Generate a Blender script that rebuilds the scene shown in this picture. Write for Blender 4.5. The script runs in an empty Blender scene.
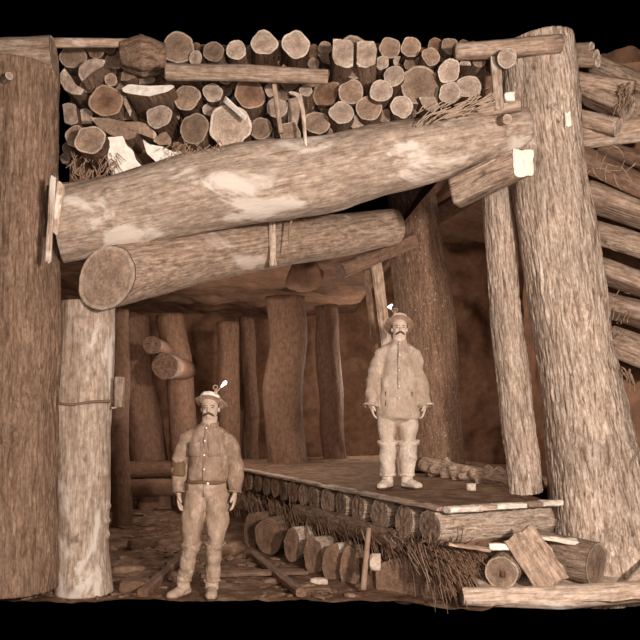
import bpy, bmesh, math, random
from mathutils import Vector, Matrix, noise, Quaternion
random.seed(7)
C = bpy.context.scene.collection
F, HZ, CH = 767.0, 410.0, 1.6
def P(px, py, D): return Vector(((px-320)/F*D, D, CH-(py-HZ)/F*D))
def R(rpx, D): return rpx*D/F
PI = math.pi

# ------------------------------------------------------------------ materials
def newmat(name, rough=.9, spec=.15):
    m = bpy.data.materials.new(name); m.use_nodes = True
    nt = m.node_tree; b = nt.nodes['Principled BSDF']
    b.inputs['Roughness'].default_value = rough
    b.inputs['Specular IOR Level'].default_value = spec
    return m, nt, b
def nd(nt, t, **k):
    n = nt.nodes.new(t)
    for a, v in k.items():
        if a.startswith('i_'):
            n.inputs[a[2:].replace('_', ' ')].default_value = v
        else: setattr(n, a, v)
    return n
def coords(nt, scale, kind='Object'):
    tc = nd(nt, 'ShaderNodeTexCoord'); mp = nd(nt, 'ShaderNodeMapping')
    mp.inputs['Scale'].default_value = scale
    nt.links.new(tc.outputs[kind], mp.inputs['Vector'])
    oi = nd(nt, 'ShaderNodeObjectInfo'); ad = nd(nt, 'ShaderNodeVectorMath', operation='ADD')
    ml = nd(nt, 'ShaderNodeMath', operation='MULTIPLY'); ml.inputs[1].default_value = 37.
    nt.links.new(oi.outputs['Random'], ml.inputs[0])
    nt.links.new(mp.outputs[0], ad.inputs[0]); nt.links.new(ml.outputs[0], ad.inputs[1])
    return ad.outputs[0]
def ramp(nt, src, stops):
    r = nd(nt, 'ShaderNodeValToRGB'); e = r.color_ramp.elements
    while len(e) < len(stops): e.new(.5)
    for i, (p, c) in enumerate(stops):
        e[i].position = p; e[i].color = (c[0], c[1], c[2], 1) if not isinstance(c, (int, float)) else (c, c, c, 1)
    nt.links.new(src, r.inputs[0]); return r.outputs[0]
def mix(nt, fac, a, b, mode='MIX'):
    m = nd(nt, 'ShaderNodeMix', data_type='RGBA', blend_type=mode)
    for s, v in ((m.inputs[0], fac), (m.inputs[6], a), (m.inputs[7], b)):
        if isinstance(v, (int, float)): s.default_value = v
        elif isinstance(v, tuple): s.default_value = (*v, 1)
        else: nt.links.new(v, s)
    return m.outputs[2]
def noi(nt, vec, scale, detail=5, rough=.6, dist=0.):
    n = nd(nt, 'ShaderNodeTexNoise'); n.inputs['Scale'].default_value = scale
    n.inputs['Detail'].default_value = detail; n.inputs['Roughness'].default_value = rough
    n.inputs['Distortion'].default_value = dist
    nt.links.new(vec, n.inputs['Vector']); return n.outputs['Fac']
def vary(nt, col, amt=.35):
    oi = nd(nt, 'ShaderNodeObjectInfo')
    v = ramp(nt, oi.outputs['Random'], [(0, 1-amt), (1, 1+amt*.35)])
    return mix(nt, 1., col, v, 'MULTIPLY')
def bump(nt, b, h, strength=.5, dist=.02):
    n = nd(nt, 'ShaderNodeBump'); n.inputs['Strength'].default_value = strength
    n.inputs['Distance'].default_value = dist*.7
    nt.links.new(h, n.inputs['Height']); nt.links.new(n.outputs[0], b.inputs['Normal'])

def bark_mat(name, dark, mid, light, spots=0., sc=1.):
    m, nt, b = newmat(name)
    v = coords(nt, (20*sc, 20*sc, 2.6*sc)); v2 = coords(nt, (3, 3, 1.4)); v3 = coords(nt, (30, 30, 14))
    a = noi(nt, v, 1.6, 6, .62, 1.2); c = noi(nt, v2, 1.3, 3); f = noi(nt, v3, 2, 4, .7)
    col = ramp(nt, a, [(.34, dark), (.47, mid), (.70, light)])
    col = mix(nt, 1., col, ramp(nt, c, [(.3, .75), (.7, 1.2)]), 'MULTIPLY')
    col = mix(nt, 1., col, ramp(nt, f, [(.35, .7), (.62, 1.2)]), 'MULTIPLY')
    if spots: col = mix(nt, ramp(nt, f, [(.64, 0.), (.69, spots)]), col, (.8, .64, .52))
    col = vary(nt, col, .2)
    nt.links.new(col, b.inputs['Base Color']); bump(nt, b, a, .9, .035); return m
def peeled_mat(name, dark, mid, light, patch=.0, patchpos=.58, var=.25):
    m, nt, b = newmat(name, .75, .2)
    v = coords(nt, (34, 34, 3.0)); v2 = coords(nt, (2.6, 2.6, 1.15)); v3 = coords(nt, (14, 14, 9))
    a = noi(nt, v, 1.4, 6, .68, .5); c = noi(nt, v2, 1.1, 5, .62, .6); f = noi(nt, v3, 1.5, 5, .7)
    col = ramp(nt, a, [(.3, dark), (.5, mid), (.7, light)])
    col = mix(nt, 1., col, ramp(nt, f, [(.35, .66), (.62, 1.2)]), 'MULTIPLY')
    if patch: col = mix(nt, ramp(nt, c, [(patchpos, 0.), (patchpos+.07, patch)]), col, (.82, .69, .59))
    col = mix(nt, ramp(nt, c, [(.30, .55), (.42, 0.)]), col, dark)
    col = vary(nt, col, var)
    nt.links.new(col, b.inputs['Base Color']); bump(nt, b, a, .55, .02); return m
def end_mat(name, core, mid, rim, var=.35):
    m, nt, b = newmat(name, .85, .1)
    at = nd(nt, 'ShaderNodeAttribute', attribute_name='rad')
    v = coords(nt, (1, 1, 1)); nz = noi(nt, v, 9, 4, .6); nf = noi(nt, v, 45, 5, .7)
    k = nd(nt, 'ShaderNodeMath', operation='MULTIPLY_ADD'); k.inputs[1].default_value = 46; 
    nt.links.new(at.outputs['Fac'], k.inputs[0])
    k2 = nd(nt, 'ShaderNodeMath', operation='MULTIPLY'); k2.inputs[1].default_value = 9
    nt.links.new(nz, k2.inputs[0]); nt.links.new(k2.outputs[0], k.inputs[2])
    s = nd(nt, 'ShaderNodeMath', operation='SINE'); nt.links.new(k.outputs[0], s.inputs[0])
    base = ramp(nt, at.outputs['Fac'], [(0, core), (.3, core), (.6, mid), (.87, mid), (.925, rim), (.97, rim), (1., (.13, .075, .048))])
    ring = ramp(nt, s.outputs[0], [(0, .90), (.8, 1.03)])
    col = mix(nt, 1., base, ring, 'MULTIPLY')
    col = mix(nt, 1., col, ramp(nt, nf, [(.3, .68), (.7, 1.25)]), 'MULTIPLY')
    col = mix(nt, 1., col, ramp(nt, nz, [(.35, .72), (.65, 1.15)]), 'MULTIPLY')
    col = vary(nt, col, var)
    nt.links.new(col, b.inputs['Base Color']); bump(nt, b, nf, .6, .015); return m
def rough_mat(name, dark, mid, light, s=3., st=.8, bd=.05):
    m, nt, b = newmat(name, .95, .05)
    v = coords(nt, (1, 1, 1)); a = noi(nt, v, s, 8, .65, .3); c = noi(nt, v, s*6, 5, .7)
    col = ramp(nt, a, [(.3, dark), (.5, mid), (.72, light)])
    col = mix(nt, 1., col, ramp(nt, c, [(.3, .7), (.7, 1.25)]), 'MULTIPLY')
    nt.links.new(col, b.inputs['Base Color']); bump(nt, b, a, st, bd); return m
def cloth_mat(name, base, dirt, light, s=6., dirtamt=.7):
    m, nt, b = newmat(name, .95, .05)
    v = coords(nt, (1, 1, .6)); a = noi(nt, v, s, 7, .7, .6); c = noi(nt, v, s*2.6, 6, .7); w = noi(nt, v, 60, 3, .7)
    col = mix(nt, ramp(nt, a, [(.42, 0.), (.60, dirtamt)]), base, dirt)
    col = mix(nt, ramp(nt, c, [(.52, 0.), (.68, .7)]), col, light)
    col = mix(nt, 1., col, ramp(nt, w, [(.3, .82), (.7, 1.12)]), 'MULTIPLY')
    nt.links.new(col, b.inputs['Base Color']); bump(nt, b, a, .6, .03); return m
def flat_mat(name, col, rough=.8, emit=0):
    m, nt, b = newmat(name, rough)
    v = coords(nt, (1, 1, 1)); a = noi(nt, v, 25, 4)
    c = mix(nt, 1., col, ramp(nt, a, [(.3, .8), (.7, 1.15)]), 'MULTIPLY')
    nt.links.new(c, b.inputs['Base Color'])
    if emit:
        b.inputs['Emission Color'].default_value = (1, .93, .85, 1); b.inputs['Emission Strength'].default_value = emit
    return m

M = dict(
 bark_dim  = bark_mat('bark_dim', (.12,.066,.041), (.205,.122,.08), (.32,.21,.148)),
 bark_pale = bark_mat('bark_pale', (.17,.105,.07), (.40,.285,.212), (.70,.56,.46)),
 bark_fleck= bark_mat('lichen_bark', (.22,.14,.095), (.44,.32,.24), (.62,.49,.40), spots=.95),
 bark_mid  = bark_mat('bark_mid', (.14,.08,.052), (.33,.22,.155), (.52,.39,.30)),
 bark_dark = bark_mat('bark_dark', (.045,.02,.011), (.12,.062,.037), (.22,.125,.08), spots=.0),
 bark_spot = bark_mat('bark_spotted', (.10,.055,.034), (.17,.098,.063), (.25,.155,.105), spots=.95),
 peel      = peeled_mat('peeled_wood', (.24,.15,.10), (.50,.36,.27), (.70,.56,.46), .9, .56),
 peel_hewn = peeled_mat('hewn_wood', (.25,.155,.105), (.45,.325,.245), (.62,.48,.385), .85, .56),
 peel_mid  = peeled_mat('weathered_wood', (.16,.095,.06), (.36,.24,.17), (.54,.41,.32), .5, .62),
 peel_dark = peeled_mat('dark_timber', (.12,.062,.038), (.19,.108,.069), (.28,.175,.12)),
 peel_deep = peeled_mat('haze_toned_timber', (.135,.068,.04), (.165,.086,.052), (.20,.108,.067)),  # wood pulled toward the rock's brown, chamber haze put into its colour
 split     = peeled_mat('fresh_split_wood', (.5,.39,.31), (.72,.6,.5), (.9,.8,.7), .8, .5, .1),
 white     = flat_mat('bright_cut_wood', (.80,.70,.61)),
 end_mid   = end_mat('end_grain', (.26,.165,.115), (.31,.205,.145), (.52,.39,.30)),
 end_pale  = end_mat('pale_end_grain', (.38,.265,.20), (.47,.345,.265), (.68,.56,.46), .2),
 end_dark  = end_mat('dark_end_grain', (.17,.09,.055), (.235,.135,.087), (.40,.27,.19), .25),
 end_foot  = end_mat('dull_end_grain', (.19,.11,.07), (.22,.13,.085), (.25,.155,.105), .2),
 end_log   = end_mat('scored_end_grain', (.38,.25,.18), (.42,.285,.205), (.56,.42,.325), .05),
 rock      = rough_mat('brown_rock', (.15,.075,.043), (.185,.095,.057), (.23,.124,.078), 1.3),
 roof_rock = rough_mat('roof_rock', (.12,.063,.039), (.16,.087,.055), (.21,.122,.08), 1.2),
 dirt      = rough_mat('dirt_floor', (.09,.046,.027), (.17,.098,.062), (.34,.22,.155), 5.),
 deck      = rough_mat('deck_dirt', (.10,.054,.033), (.17,.10,.063), (.30,.20,.14), 6.),
 pale_dirt = rough_mat('pale_dirt', (.36,.24,.17), (.55,.41,.32), (.78,.64,.54), 3.),
 stone     = rough_mat('rubble_stone', (.11,.06,.037), (.19,.112,.072), (.33,.215,.15), 7.),
 pale_stone= rough_mat('pale_stone', (.45,.33,.25), (.6,.47,.38), (.75,.62,.52), 7.),
 twig      = flat_mat('twig', (.30,.19,.13)),
 twig_dark = flat_mat('dark_twig', (.19,.11,.07)),
 twig_pale = flat_mat('pale_twig', (.45,.32,.235)),
 skin      = flat_mat('dusty_skin', (.66,.50,.40), .7),
 skin_dusty= flat_mat('tanned_skin', (.50,.36,.275), .7),
 face_hair = flat_mat('dark_hair', (.10,.05,.032)),
 eye       = flat_mat('eye', (.20,.13,.09), .4),
 shirt     = cloth_mat('work_shirt', (.32,.215,.155), (.19,.115,.077), (.50,.37,.28)),
 patch     = cloth_mat('dark_patch', (.17,.10,.055), (.13,.075,.04), (.22,.14,.08)),
 trouser   = cloth_mat('work_trousers', (.40,.275,.20), (.27,.17,.115), (.58,.44,.35), 4.),
 wrap      = cloth_mat('leg_wrap', (.40,.28,.205), (.27,.175,.12), (.60,.47,.37), 8.),
 boot      = cloth_mat('dusty_boot', (.48,.35,.265), (.32,.21,.15), (.62,.48,.38), 8.),
 coat      = cloth_mat('canvas_coat', (.50,.375,.29), (.34,.235,.17), (.68,.55,.45), 5., .7),
 coat_leg  = cloth_mat('canvas_trousers', (.60,.46,.37), (.47,.34,.26), (.78,.65,.55), 4., .5),
 gaiter    = cloth_mat('pale_gaiters', (.68,.55,.45), (.48,.35,.27), (.90,.80,.71), 9., .5),
 hat       = cloth_mat('felt_hat', (.33,.215,.15), (.2,.12,.08), (.46,.33,.25), 10.),
 hat_pale  = cloth_mat('pale_hat_band', (.80,.70,.61), (.6,.48,.4), (.9,.82,.74), 10., .4),
 metal     = flat_mat('lamp_tin', (.42,.29,.21), .45),
 button    = flat_mat('bone_button', (.85,.76,.68), .5),
 flame     = flat_mat('lamp_flame', (1,.95,.9), .6, 1.6),
)

# ------------------------------------------------------------------ object helpers
def tagg(o, label, cat, group=None, kind=None):
    if label: o['label'] = label
    if cat: o['category'] = cat
    if group: o['group'] = group
    if kind: o['kind'] = kind
    return o
def link(name, me, mat, parent=None, mtx=None, smooth=True):
    o = bpy.data.objects.new(name, me); C.objects.link(o)
    if mat is not None and not me.materials: me.materials.append(mat)
    if smooth: me.polygons.foreach_set('use_smooth', [True]*len(me.polygons))
    if parent: o.parent = parent
    if mtx is not None: o.matrix_local = mtx
    return o
def from_bm(name, bm, mat, parent=None, mtx=None, smooth=True):
    me = bpy.data.meshes.new(name); bmesh.ops.recalc_face_normals(bm, faces=bm.faces)
    bm.to_mesh(me); bm.free(); return link(name, me, mat, parent, mtx, smooth)
def empty(name, loc=(0,0,0)):
    o = bpy.data.objects.new(name, None); C.objects.link(o); o.location = loc; o.empty_display_size = .1; return o

def frame(A, B):
    z = (B-A).normalized()
    if abs(z.z) < .75:          # lying timber: local y points down
        y = Vector((0,0,-1)); y = (y-z*y.dot(z)).normalized(); x = y.cross(z)
        return Matrix.Translation(A) @ Matrix((x, y, z)).transposed().to_4x4()
    q = Vector((0,0,1)).rotation_difference(z)
    return Matrix.Translation(A) @ q.to_matrix().to_4x4()

def profile(kind, n, rot=0., sq=1.):
    """unit cross section as a list of 2D points"""
    if not isinstance(kind, str):       # outline given as points already scaled to the radius
        out = []; m = len(kind); per = [math.dist(kind[i], kind[(i+1)%m]) for i in range(m)]; tot = sum(per)
        for k in range(n):
            d = tot*k/n; i = 0
            while d > per[i]: d -= per[i]; i += 1
            f = d/per[i]; a, b = kind[i], kind[(i+1)%m]; out.append((a[0]+(b[0]-a[0])*f, a[1]+(b[1]-a[1])*f))
        return out
    if kind == 'round': return [(math.cos(2*PI*i/n), math.sin(2*PI*i/n)*sq) for i in range(n)]
    if kind == 'square':
        pts = []
        for i in range(n):
            a = 2*PI*i/n; c, s = math.cos(a), math.sin(a); k = (abs(c)**8+abs(s)**8)**(-1/8)
            pts.append((c*k, s*k*sq))
    else:
        cutoff = {'half': .05, 'slab': .45, 'most': -.45}[kind]     # part of the disc lying above a chord
        a0 = math.asin(cutoff); na = int(n*.6); nb = n-na
        pts = [(math.cos(a0+(PI-2*a0)*i/(na-1)), math.sin(a0+(PI-2*a0)*i/(na-1))) for i in range(na)]
        x = math.cos(a0); pts += [(-x+2*x*(j+1)/(nb+1), cutoff+.04*math.sin(j*2.3)) for j in range(nb)]
    c, s = math.cos(rot), math.sin(rot)
    return [(x*c-y*s, x*s+y*c) for x, y in pts]

def log(name, label, cat, pts, radii, mat, cuts=(None, None), n=28, seg=8, rough=.05, wob=.04, prof='round', rot=0., sq=1.,
        group=None, knots=(), parent=None, tilt=(0,0), cutn=None, cutname='cut_end', body='bark', ridges=0., kind=None, cutlabel=None):
    """timber along a polyline; cuts = materials of the start / end cut faces seen in the photo"""
    pts = [Vector(p) for p in pts]; A, B = pts[0], pts[-1]
    mt = frame(A, B); inv = mt.inverted(); lp = [inv @ p for p in pts]
    L = (B-A).length; sd = random.uniform(0, 90)
    if cutn is not None:
        ln = inv.to_3x3() @ Vector(cutn); tilt = (-ln.x/ln.z, -ln.y/ln.z)
    # arc parameters
    zs = [p.z/L for p in lp]
    def cen(t):
        for i in range(len(zs)-1):
            if t <= zs[i+1] or i == len(zs)-2:
                k = (t-zs[i])/(zs[i+1]-zs[i]); k = max(0, min(1, k))
                return lp[i].lerp(lp[i+1], k), radii[i]+(radii[i+1]-radii[i])*k
    pr = profile(prof, n, rot, sq)
    r0 = max(radii)
    def ringpts(t):
        c, r = cen(t); out = []
        w = Vector((noise.noise(Vector((t*L*1.1, sd, 0))), noise.noise(Vector((t*L*1.1, sd, 9))), 0))*wob*r*min(1, 6*t)*2
        for x, y in pr:
            q = Vector((x*r, y*r, t*L))
            s1 = noise.noise(Vector((x*1.3+sd, y*1.3, t*L*1.4)))*rough*1.6
            s2 = noise.noise(Vector((x*4+sd, y*4, t*L*5)))*rough*.45
            s3 = 0
            if ridges:
                u = noise.noise(Vector((x*r*34+sd, y*r*34, t*L*3.0)))+.5*noise.noise(Vector((x*r*70, y*r*70+sd, t*L*8)))
                s3 = (.5-abs(u)*2.0)*ridges/r0
            kk = 1+s1+s2+s3
            for (kt, ka, kr, kh) in knots:
                dx = (math.atan2(y, x)-ka+PI) % (2*PI)-PI
                d = math.hypot(dx*r, (t-kt)*L)/kr
                if d < 1.6: kk += kh/r*math.exp(-d*d*2.2)
            out.append(Vector((c.x+w.x+x*r*kk, c.y+w.y+y*r*kk, c.z)))
        return c+w, r, out
    bm = bmesh.new(); rows = []; info = []
    for j in range(seg+1):
        c, r, o = ringpts(j/seg); info.append((c, r, o))
        fz = L*j/seg; w_ = max(0, 1-fz/(r*2.2)) if cutn is not None else (1 if j in (0, seg) else 0)
        rows.append([bm.verts.new(p+Vector((0,0,(p.x*tilt[0]+p.y*tilt[1])*w_))) for p in o])
    for j in range(seg):
        for i in range(n):
            bm.faces.new((rows[j][i], rows[j][(i+1)%n], rows[j+1][(i+1)%n], rows[j+1][i]))
    for e, row in ((0, rows[0]), (1, rows[-1])):
        if cuts[e] is None: bm.faces.new(row)
    has = any(c is not None for c in cuts)
    # far hidden end of a log that has a cut face stays closed by the n-gon above
    if has and parent is None:
        root = empty(name, A); tagg(root, label, cat, group, kind)
        bo = from_bm(body, bm, mat, root); bo.matrix_local = Matrix.Translation(-A) @ mt
    else:
        root = None
        bo = from_bm(name, bm, mat, parent); bo.matrix_local = mt
        if parent is None: tagg(bo, label, cat, group, kind)
        elif label: bo['label'] = label
    for e in (0, 1):
        if cuts[e] is None: continue
        c, r, o = info[0 if e == 0 else -1]; cb = bmesh.new(); rad = []
        NR = 9; allr = []
        cz = c.z
        ctr = sum((p for p in o), Vector())/n if prof != 'round' else c
        for k in range(NR+1):
            f = k/NR; row = []
            for i, p in enumerate(o):
                q = ctr.lerp(p, f*1.0 if k < NR else 1.0)
                hz = (noise.noise(Vector((q.x*22+sd, q.y*22, 3)))*.012*(1-f**6)+.004) * (1 if e else -1)
                z = p.z+((q.x*tilt[0]+q.y*tilt[1]) if (cutn is None or e == 0) else 0)+hz
                row.append(cb.verts.new(Vector((q.x, q.y, z)))); 
                rr = Vector((q.x-c.x, q.y-c.y)).length/(r if prof != 'round' else max(1e-6, (p-c).length)); rad.append(min(rr, 1.))
            allr.append(row)
        for k in range(NR):
            for i in range(n):
                a, b_, c_, d_ = allr[k][i], allr[k][(i+1)%n], allr[k+1][(i+1)%n], allr[k+1][i]
                if k == 0:
                    continue
                cb.faces.new((a, b_, c_, d_))
        cb.faces.new(allr[1])
        for v in allr[0]: cb.verts.remove(v)
        rad = rad[n:]
        bmesh.ops.recalc_face_normals(cb, faces=cb.faces); me = bpy.data.meshes.new(cutname)
        cb.to_mesh(me); cb.free()
        at = me.attributes.new('rad', 'FLOAT', 'POINT'); at.data.foreach_set('value', rad)
        if (me.polygons[1].normal.z > 0) == (e == 0): me.flip_normals()
        co = link(cutname, me, cuts[e], root or bo)
        co.matrix_local = (Matrix.Translation(-A) @ mt) if root else Matrix.Identity(4)
        if cutlabel: co['label'] = cutlabel
    return root or bo

def plank(name, label, cat, A, B, w, t, mat, up=(0,0,1), rough=.004, parent=None, group=None, ends=0.):
    """sawn or split board from A to B, w wide along cross, t thick along up, with worn edges"""
    A, B = Vector(A), Vector(B); z = (B-A).normalized(); u = Vector(up); x = u.cross(z).normalized(); y = z.cross(x)
    mt = Matrix.Translation(A) @ Matrix((x, y, z)).transposed().to_4x4(); L = (B-A).length
    bm = bmesh.new(); n = 16; seg = max(6, int(L/.12)); sd = random.uniform(0, 50); rows = []
    for j in range(seg+1):
        s = j/seg; row = []
        for i in range(n):
            a = 2*PI*(i+.5)/n; c, s_ = math.cos(a), math.sin(a); k = (abs(c)**6+abs(s_)**6)**(-1/6)
            q = Vector((c*k*w/2, s_*k*t/2, s*L))
            d = noise.noise(q*9+Vector((sd,0,0)))*rough*2+noise.noise(q*30+Vector((0,sd,0)))*rough
            q.x *= 1+d/(w/2); q.y *= 1+d/(t/2)
            if j in (0, seg): q.z += noise.noise(Vector((q.x*40+sd, q.y*40, 0)))*ends
            row.append(bm.verts.new(q))
        rows.append(row)
    for j in range(seg):
        for i in range(n): bm.faces.new((rows[j][i], rows[j][(i+1)%n], rows[j+1][(i+1)%n], rows[j+1][i]))
    bm.faces.new(rows[0]); bm.faces.new(rows[-1])
    o = from_bm(name, bm, mat, parent, None, False); o.matrix_local = mt
    if parent is None: tagg(o, label, cat, group)
    elif label: o['label'] = label
    return o

def rock(name, label, cat, loc, size, mat, rot=0., group=None, sub=3, amp=.25):
    bm = bmesh.new(); bmesh.ops.create_icosphere(bm, subdivisions=sub, radius=1); sd = random.uniform(0, 99)
    for v in bm.verts:
        d = 1+amp*noise.noise(v.co*1.3+Vector((sd,0,0)))*1.5+amp*.4*noise.noise(v.co*4+Vector((0,sd,0)))
        q = v.co*d; q = Vector([max(-.8, min(.8, c)) for c in q])
        v.co = Vector((q.x*size[0], q.y*size[1], q.z*size[2]))
    o = from_bm(name, bm, mat, None, Matrix.Translation(loc) @ Matrix.Rotation(rot, 4, 'Z')); return tagg(o, label, cat, group)

def twig_mesh(name, segs, mat, label, cat, kind='stuff', group=None):
    bm = bmesh.new()
    for pl, r in segs:
        prev = None
        for j, p in enumerate(pl):
            d = (pl[min(j+1, len(pl)-1)]-pl[max(j-1, 0)]).normalized(); q = Vector((0,0,1)).rotation_difference(d)
            rr = r*(1-.5*j/len(pl))
            row = [bm.verts.new(p+q @ Vector((math.cos(a)*rr, math.sin(a)*rr, 0))) for a in (0, PI*.5, PI, PI*1.5)]
            if prev:
                for i in range(4): bm.faces.new((prev[i], prev[(i+1)%4], row[(i+1)%4], row[i]))
            else: bm.faces.new(row)
            prev = row
        bm.faces.new(prev)
    o = from_bm(name, bm, mat); return tagg(o, label, cat, group, kind)
def bent(A, B, sag=.05, n=5):
    A, B = Vector(A), Vector(B); L = (B-A).length
    o1 = Vector([random.uniform(-1,1) for _ in range(3)])*sag*L
    return [A.lerp(B, k/n)+o1*math.sin(PI*k/n) for k in range(n+1)]

# ------------------------------------------------------------------ setting: floor, chamber
def fh(x, y):
    h = .05*noise.noise(Vector((x*1.7, y*1.7, 0)))+.03*noise.noise(Vector((x*5, y*5, 3)))+.02*noise.noise(Vector((x*13, y*13, 5)))
    m = max(0, min(1, (x-1.0)/.5)); return h*(.6 if x < 1 else .5)+m*.13
bm = bmesh.new(); nx, ny = 200, 230; g = []
for i in range(nx+1):
    col = []; x = -4.3+9.1*i/nx
    m = max(0, min(1, (x-.75)/.5)); yf = 6.43*(1-m)+5.87*m+.03*noise.noise(Vector((x*6, 0, 0)))
    for j in range(ny+1):
        t = j/ny; y = yf+(16.5-yf)*t**1.6
        col.append(bm.verts.new((x, y, fh(x, y))))
    g.append(col)
for i in range(nx):
    for j in range(ny): bm.faces.new((g[i][j], g[i+1][j], g[i+1][j+1], g[i][j+1]))
fl = from_bm('floor', bm, M['dirt']); fl['kind'] = 'structure'
def surf(name, mat, f, nu, nv, flip=False):
    bm = bmesh.new(); g = [[bm.verts.new(f(i/nu, j/nv)) for j in range(nv+1)] for i in range(nu+1)]
    for i in range(nu):
        for j in range(nv): bm.faces.new((g[i][j], g[i+1][j], g[i+1][j+1], g[i][j+1]))
    o = from_bm(name, bm, mat); o['kind'] = 'structure'; return o
def nn(p, s, a, o=0): return a*noise.noise(Vector((p[0]*s+o, p[1]*s, p[2]*s)))+a*.4*noise.noise(Vector((p[0]*s*3+o, p[1]*s*3, p[2]*s*3)))+a*.15*noise.noise(Vector((p[0]*s*9+o, p[1]*s*9, p[2]*s*9)))
def ceil(u, v):
    x = -4.3+9.1*u; y = 8.7+7.8*v
    k = max(0, (x-.7)); z = 3.42+.02*(y-8)+min(k*1.2, 1.6)
    return (x, y, z+nn((x, y, 0), .8, .2)) 
surf('ceiling', M['roof_rock'], ceil, 120, 120)
surf('wall_back', M['rock'], lambda u, v: (-4.3+9.1*u, 16+nn((8*u, 0, 6*v), .7, .5), -.2+6*v), 100, 80)
surf('wall_left', M['rock'], lambda u, v: (-4.0+nn((0, 9*u, 6*v), .8, .35, 5), 7.6+8.8*u, -.2+5.1*v), 100, 80)
surf('wall_right', M['rock'], lambda u, v: (4.6+nn((0, 9*u, 6*v), .8, .35, 15), 7.6+9*u, -.2+6*v), 100, 80)
surf('wall_pillar', M['rock'], lambda u, v: (2.5+2.3*u, 9.4+nn((6*u, 0, 6*v), .9, .35, 25), -.2+6.2*v), 60, 80)

# ------------------------------------------------------------------ left side posts
o = log('mine_post', 'thick rough-barked brown post at the far left of the opening', 'post',
    [P(14, 588, 6.42), P(16, 400, 6.42), P(19, 72, 6.42)], [R(43,6.42), R(42,6.42), R(38,6.42)], M['bark_dim'], n=170, seg=300, rough=.05, ridges=.016,
    knots=[(.3, -1.2, .12, .05), (.36, -1.0, .1, .04), (.62, -1.5, .09, .04), (.2, -1.8, .09, .04)])
log('cap_log', 'short weathered log lying across the top of the far-left post', 'log', [P(-70, 60, 6.3), P(54, 56, 6.4)], [.16, .155], M['peel_mid'],
    (None, M['end_mid']), n=36, seg=16, rough=.08)
log('stub_branch', 'small pale branch stub jutting near the top of the far-left post', 'branch', [P(3, 82, 6.12), P(9, 76, 5.98)], [.035, .03], M['peel'], (None, M['end_pale']), n=14, seg=3)
log('peeled_post', 'pale peeled post with knots, carrying the round log end on the left', 'post',
    [P(84, 592, 6.75), P(83, 540, 6.75), P(85, 400, 6.75), P(88, 303, 6.75)], [R(29,6.75), R(27,6.75), R(27.5,6.75), R(27,6.75)], M['peel'],
    n=80, seg=150, rough=.05, wob=.05,
    knots=[(.9,-1.35,.035,.02),(.55,-1.3,.04,.02),(.2,-1.5,.07,.03),(.3,-.1,.05,.03),(.25,-.1,.05,.03),(.66,-.05,.05,.02),(.2,0,.05,.025),(.63,-2.3,.05,.02),(.04,-1.4,.1,.03),(.42,-.2,.06,.02)])
log('groove_strip', 'thin dark strip in place of the groove round the pale peeled post at shoulder height', 'strip',
    [P(56, 403, 6.52), P(72, 405, 6.49), P(90, 402, 6.49), P(112, 401, 6.6)], [.012]*4, M['twig_dark'], n=8, seg=18, rough=.1)  # raised dark strip standing in for the post's groove
plank('wedge_block', 'small squared wood block fixed beside the pale peeled post', 'block', P(120, 377, 6.62), P(119, 407, 6.62), .085, .08, M['peel_mid'], up=(0,-1,0))
plank('nail_cleat', 'thin cleat under the small block beside the peeled post', 'cleat', P(112, 408, 6.62), P(121, 406, 6.62), .02, .02, M['peel_mid'])

# ------------------------------------------------------------------ main beams
log('header_log', 'huge pale hewn log spanning the opening under the stacked logs', 'beam',
    [P(58, 224, 6.42), P(150, 205, 6.5), P(280, 180, 6.6), P(400, 156, 6.7), P(470, 139, 6.75), P(524, 129, 6.8)],
    [R(37,6.42), R(38,6.5), R(39,6.6), R(35,6.7), R(28,6.75), R(21,6.8)], M['peel_hewn'], (M['end_pale'], None), n=90, seg=200, rough=.06, wob=.08, tilt=(.1,-.1), body='trunk',
    knots=[(.8,-.2,.06,.03),(.93,.2,.05,.03),(.12,-.3,.06,.03),(.3,.6,.05,.02),(.55,-.5,.06,.02)])
log('top_pole', 'slim pale pole lying along the top right edge of the huge roof beam', 'pole', [P(438, 118, 6.55), P(519, 104, 6.55)], [.05, .06], M['peel_mid'], (None, M['end_mid']), n=20, seg=14, rough=.1)
log('knotted_stub', 'pale sawn branch stub on the roof beam near the big right post', 'branch', [P(503, 120, 6.5), P(507, 119, 6.36)], [.045, .04], M['peel'], (None, M['end_pale']), n=14, seg=3)
log('cross_beam', 'round log running back into the mine beneath the huge roof beam', 'beam',
    [P(107, 278, 6.35), P(200, 253, 6.95), P(300, 239, 7.55), P(394, 228, 8.1)], [R(31,6.35), R(29.5,6.95), R(24,7.55), R(17,8.1)], M['peel_mid'],
    (M['end_log'], M['end_pale']), n=80, seg=150, rough=.05, wob=.06, body='trunk', cutn=(-.42,-.9,-.03), knots=[(.5,.1,.06,.03),(.75,.3,.06,.03),(.9,-.2,.05,.03)])
plank('nailed_batten', 'narrow upright batten nailed over the round cross beam', 'batten', P(272, 216, 7.05), P(273, 266, 7.05), .06, .03, M['peel'], up=(0,-1,0))
for k,(a,b,c,d,lb) in enumerate([(190,226,193,250,'hooked root hanging on the cross beam left of centre'), (293,216,290,252,'thin straight root hanging between roof beam and cross beam, right of the batten')]):
    tagg(twig_mesh('hanging_root', [(bent(P(a,b,6.95), P(c,d,6.9), .1), .012)], M['twig'], lb, 'root', None), lb, 'root')
plank('splinter_slat', 'pale split slat standing at the left end of the roof beam, nearer the beam', 'slat', P(61, 184, 6.05), P(54, 234, 6.05), .055, .035, M['peel'], up=(0,-1,0), ends=.03)
plank('splinter_slat', 'ragged pale slat wedged against the far-left post beside the roof beam end', 'slat', P(53, 178, 6.0), P(48, 262, 6.0), .045, .03, M['peel'], up=(0,-1,0), ends=.05)
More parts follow.
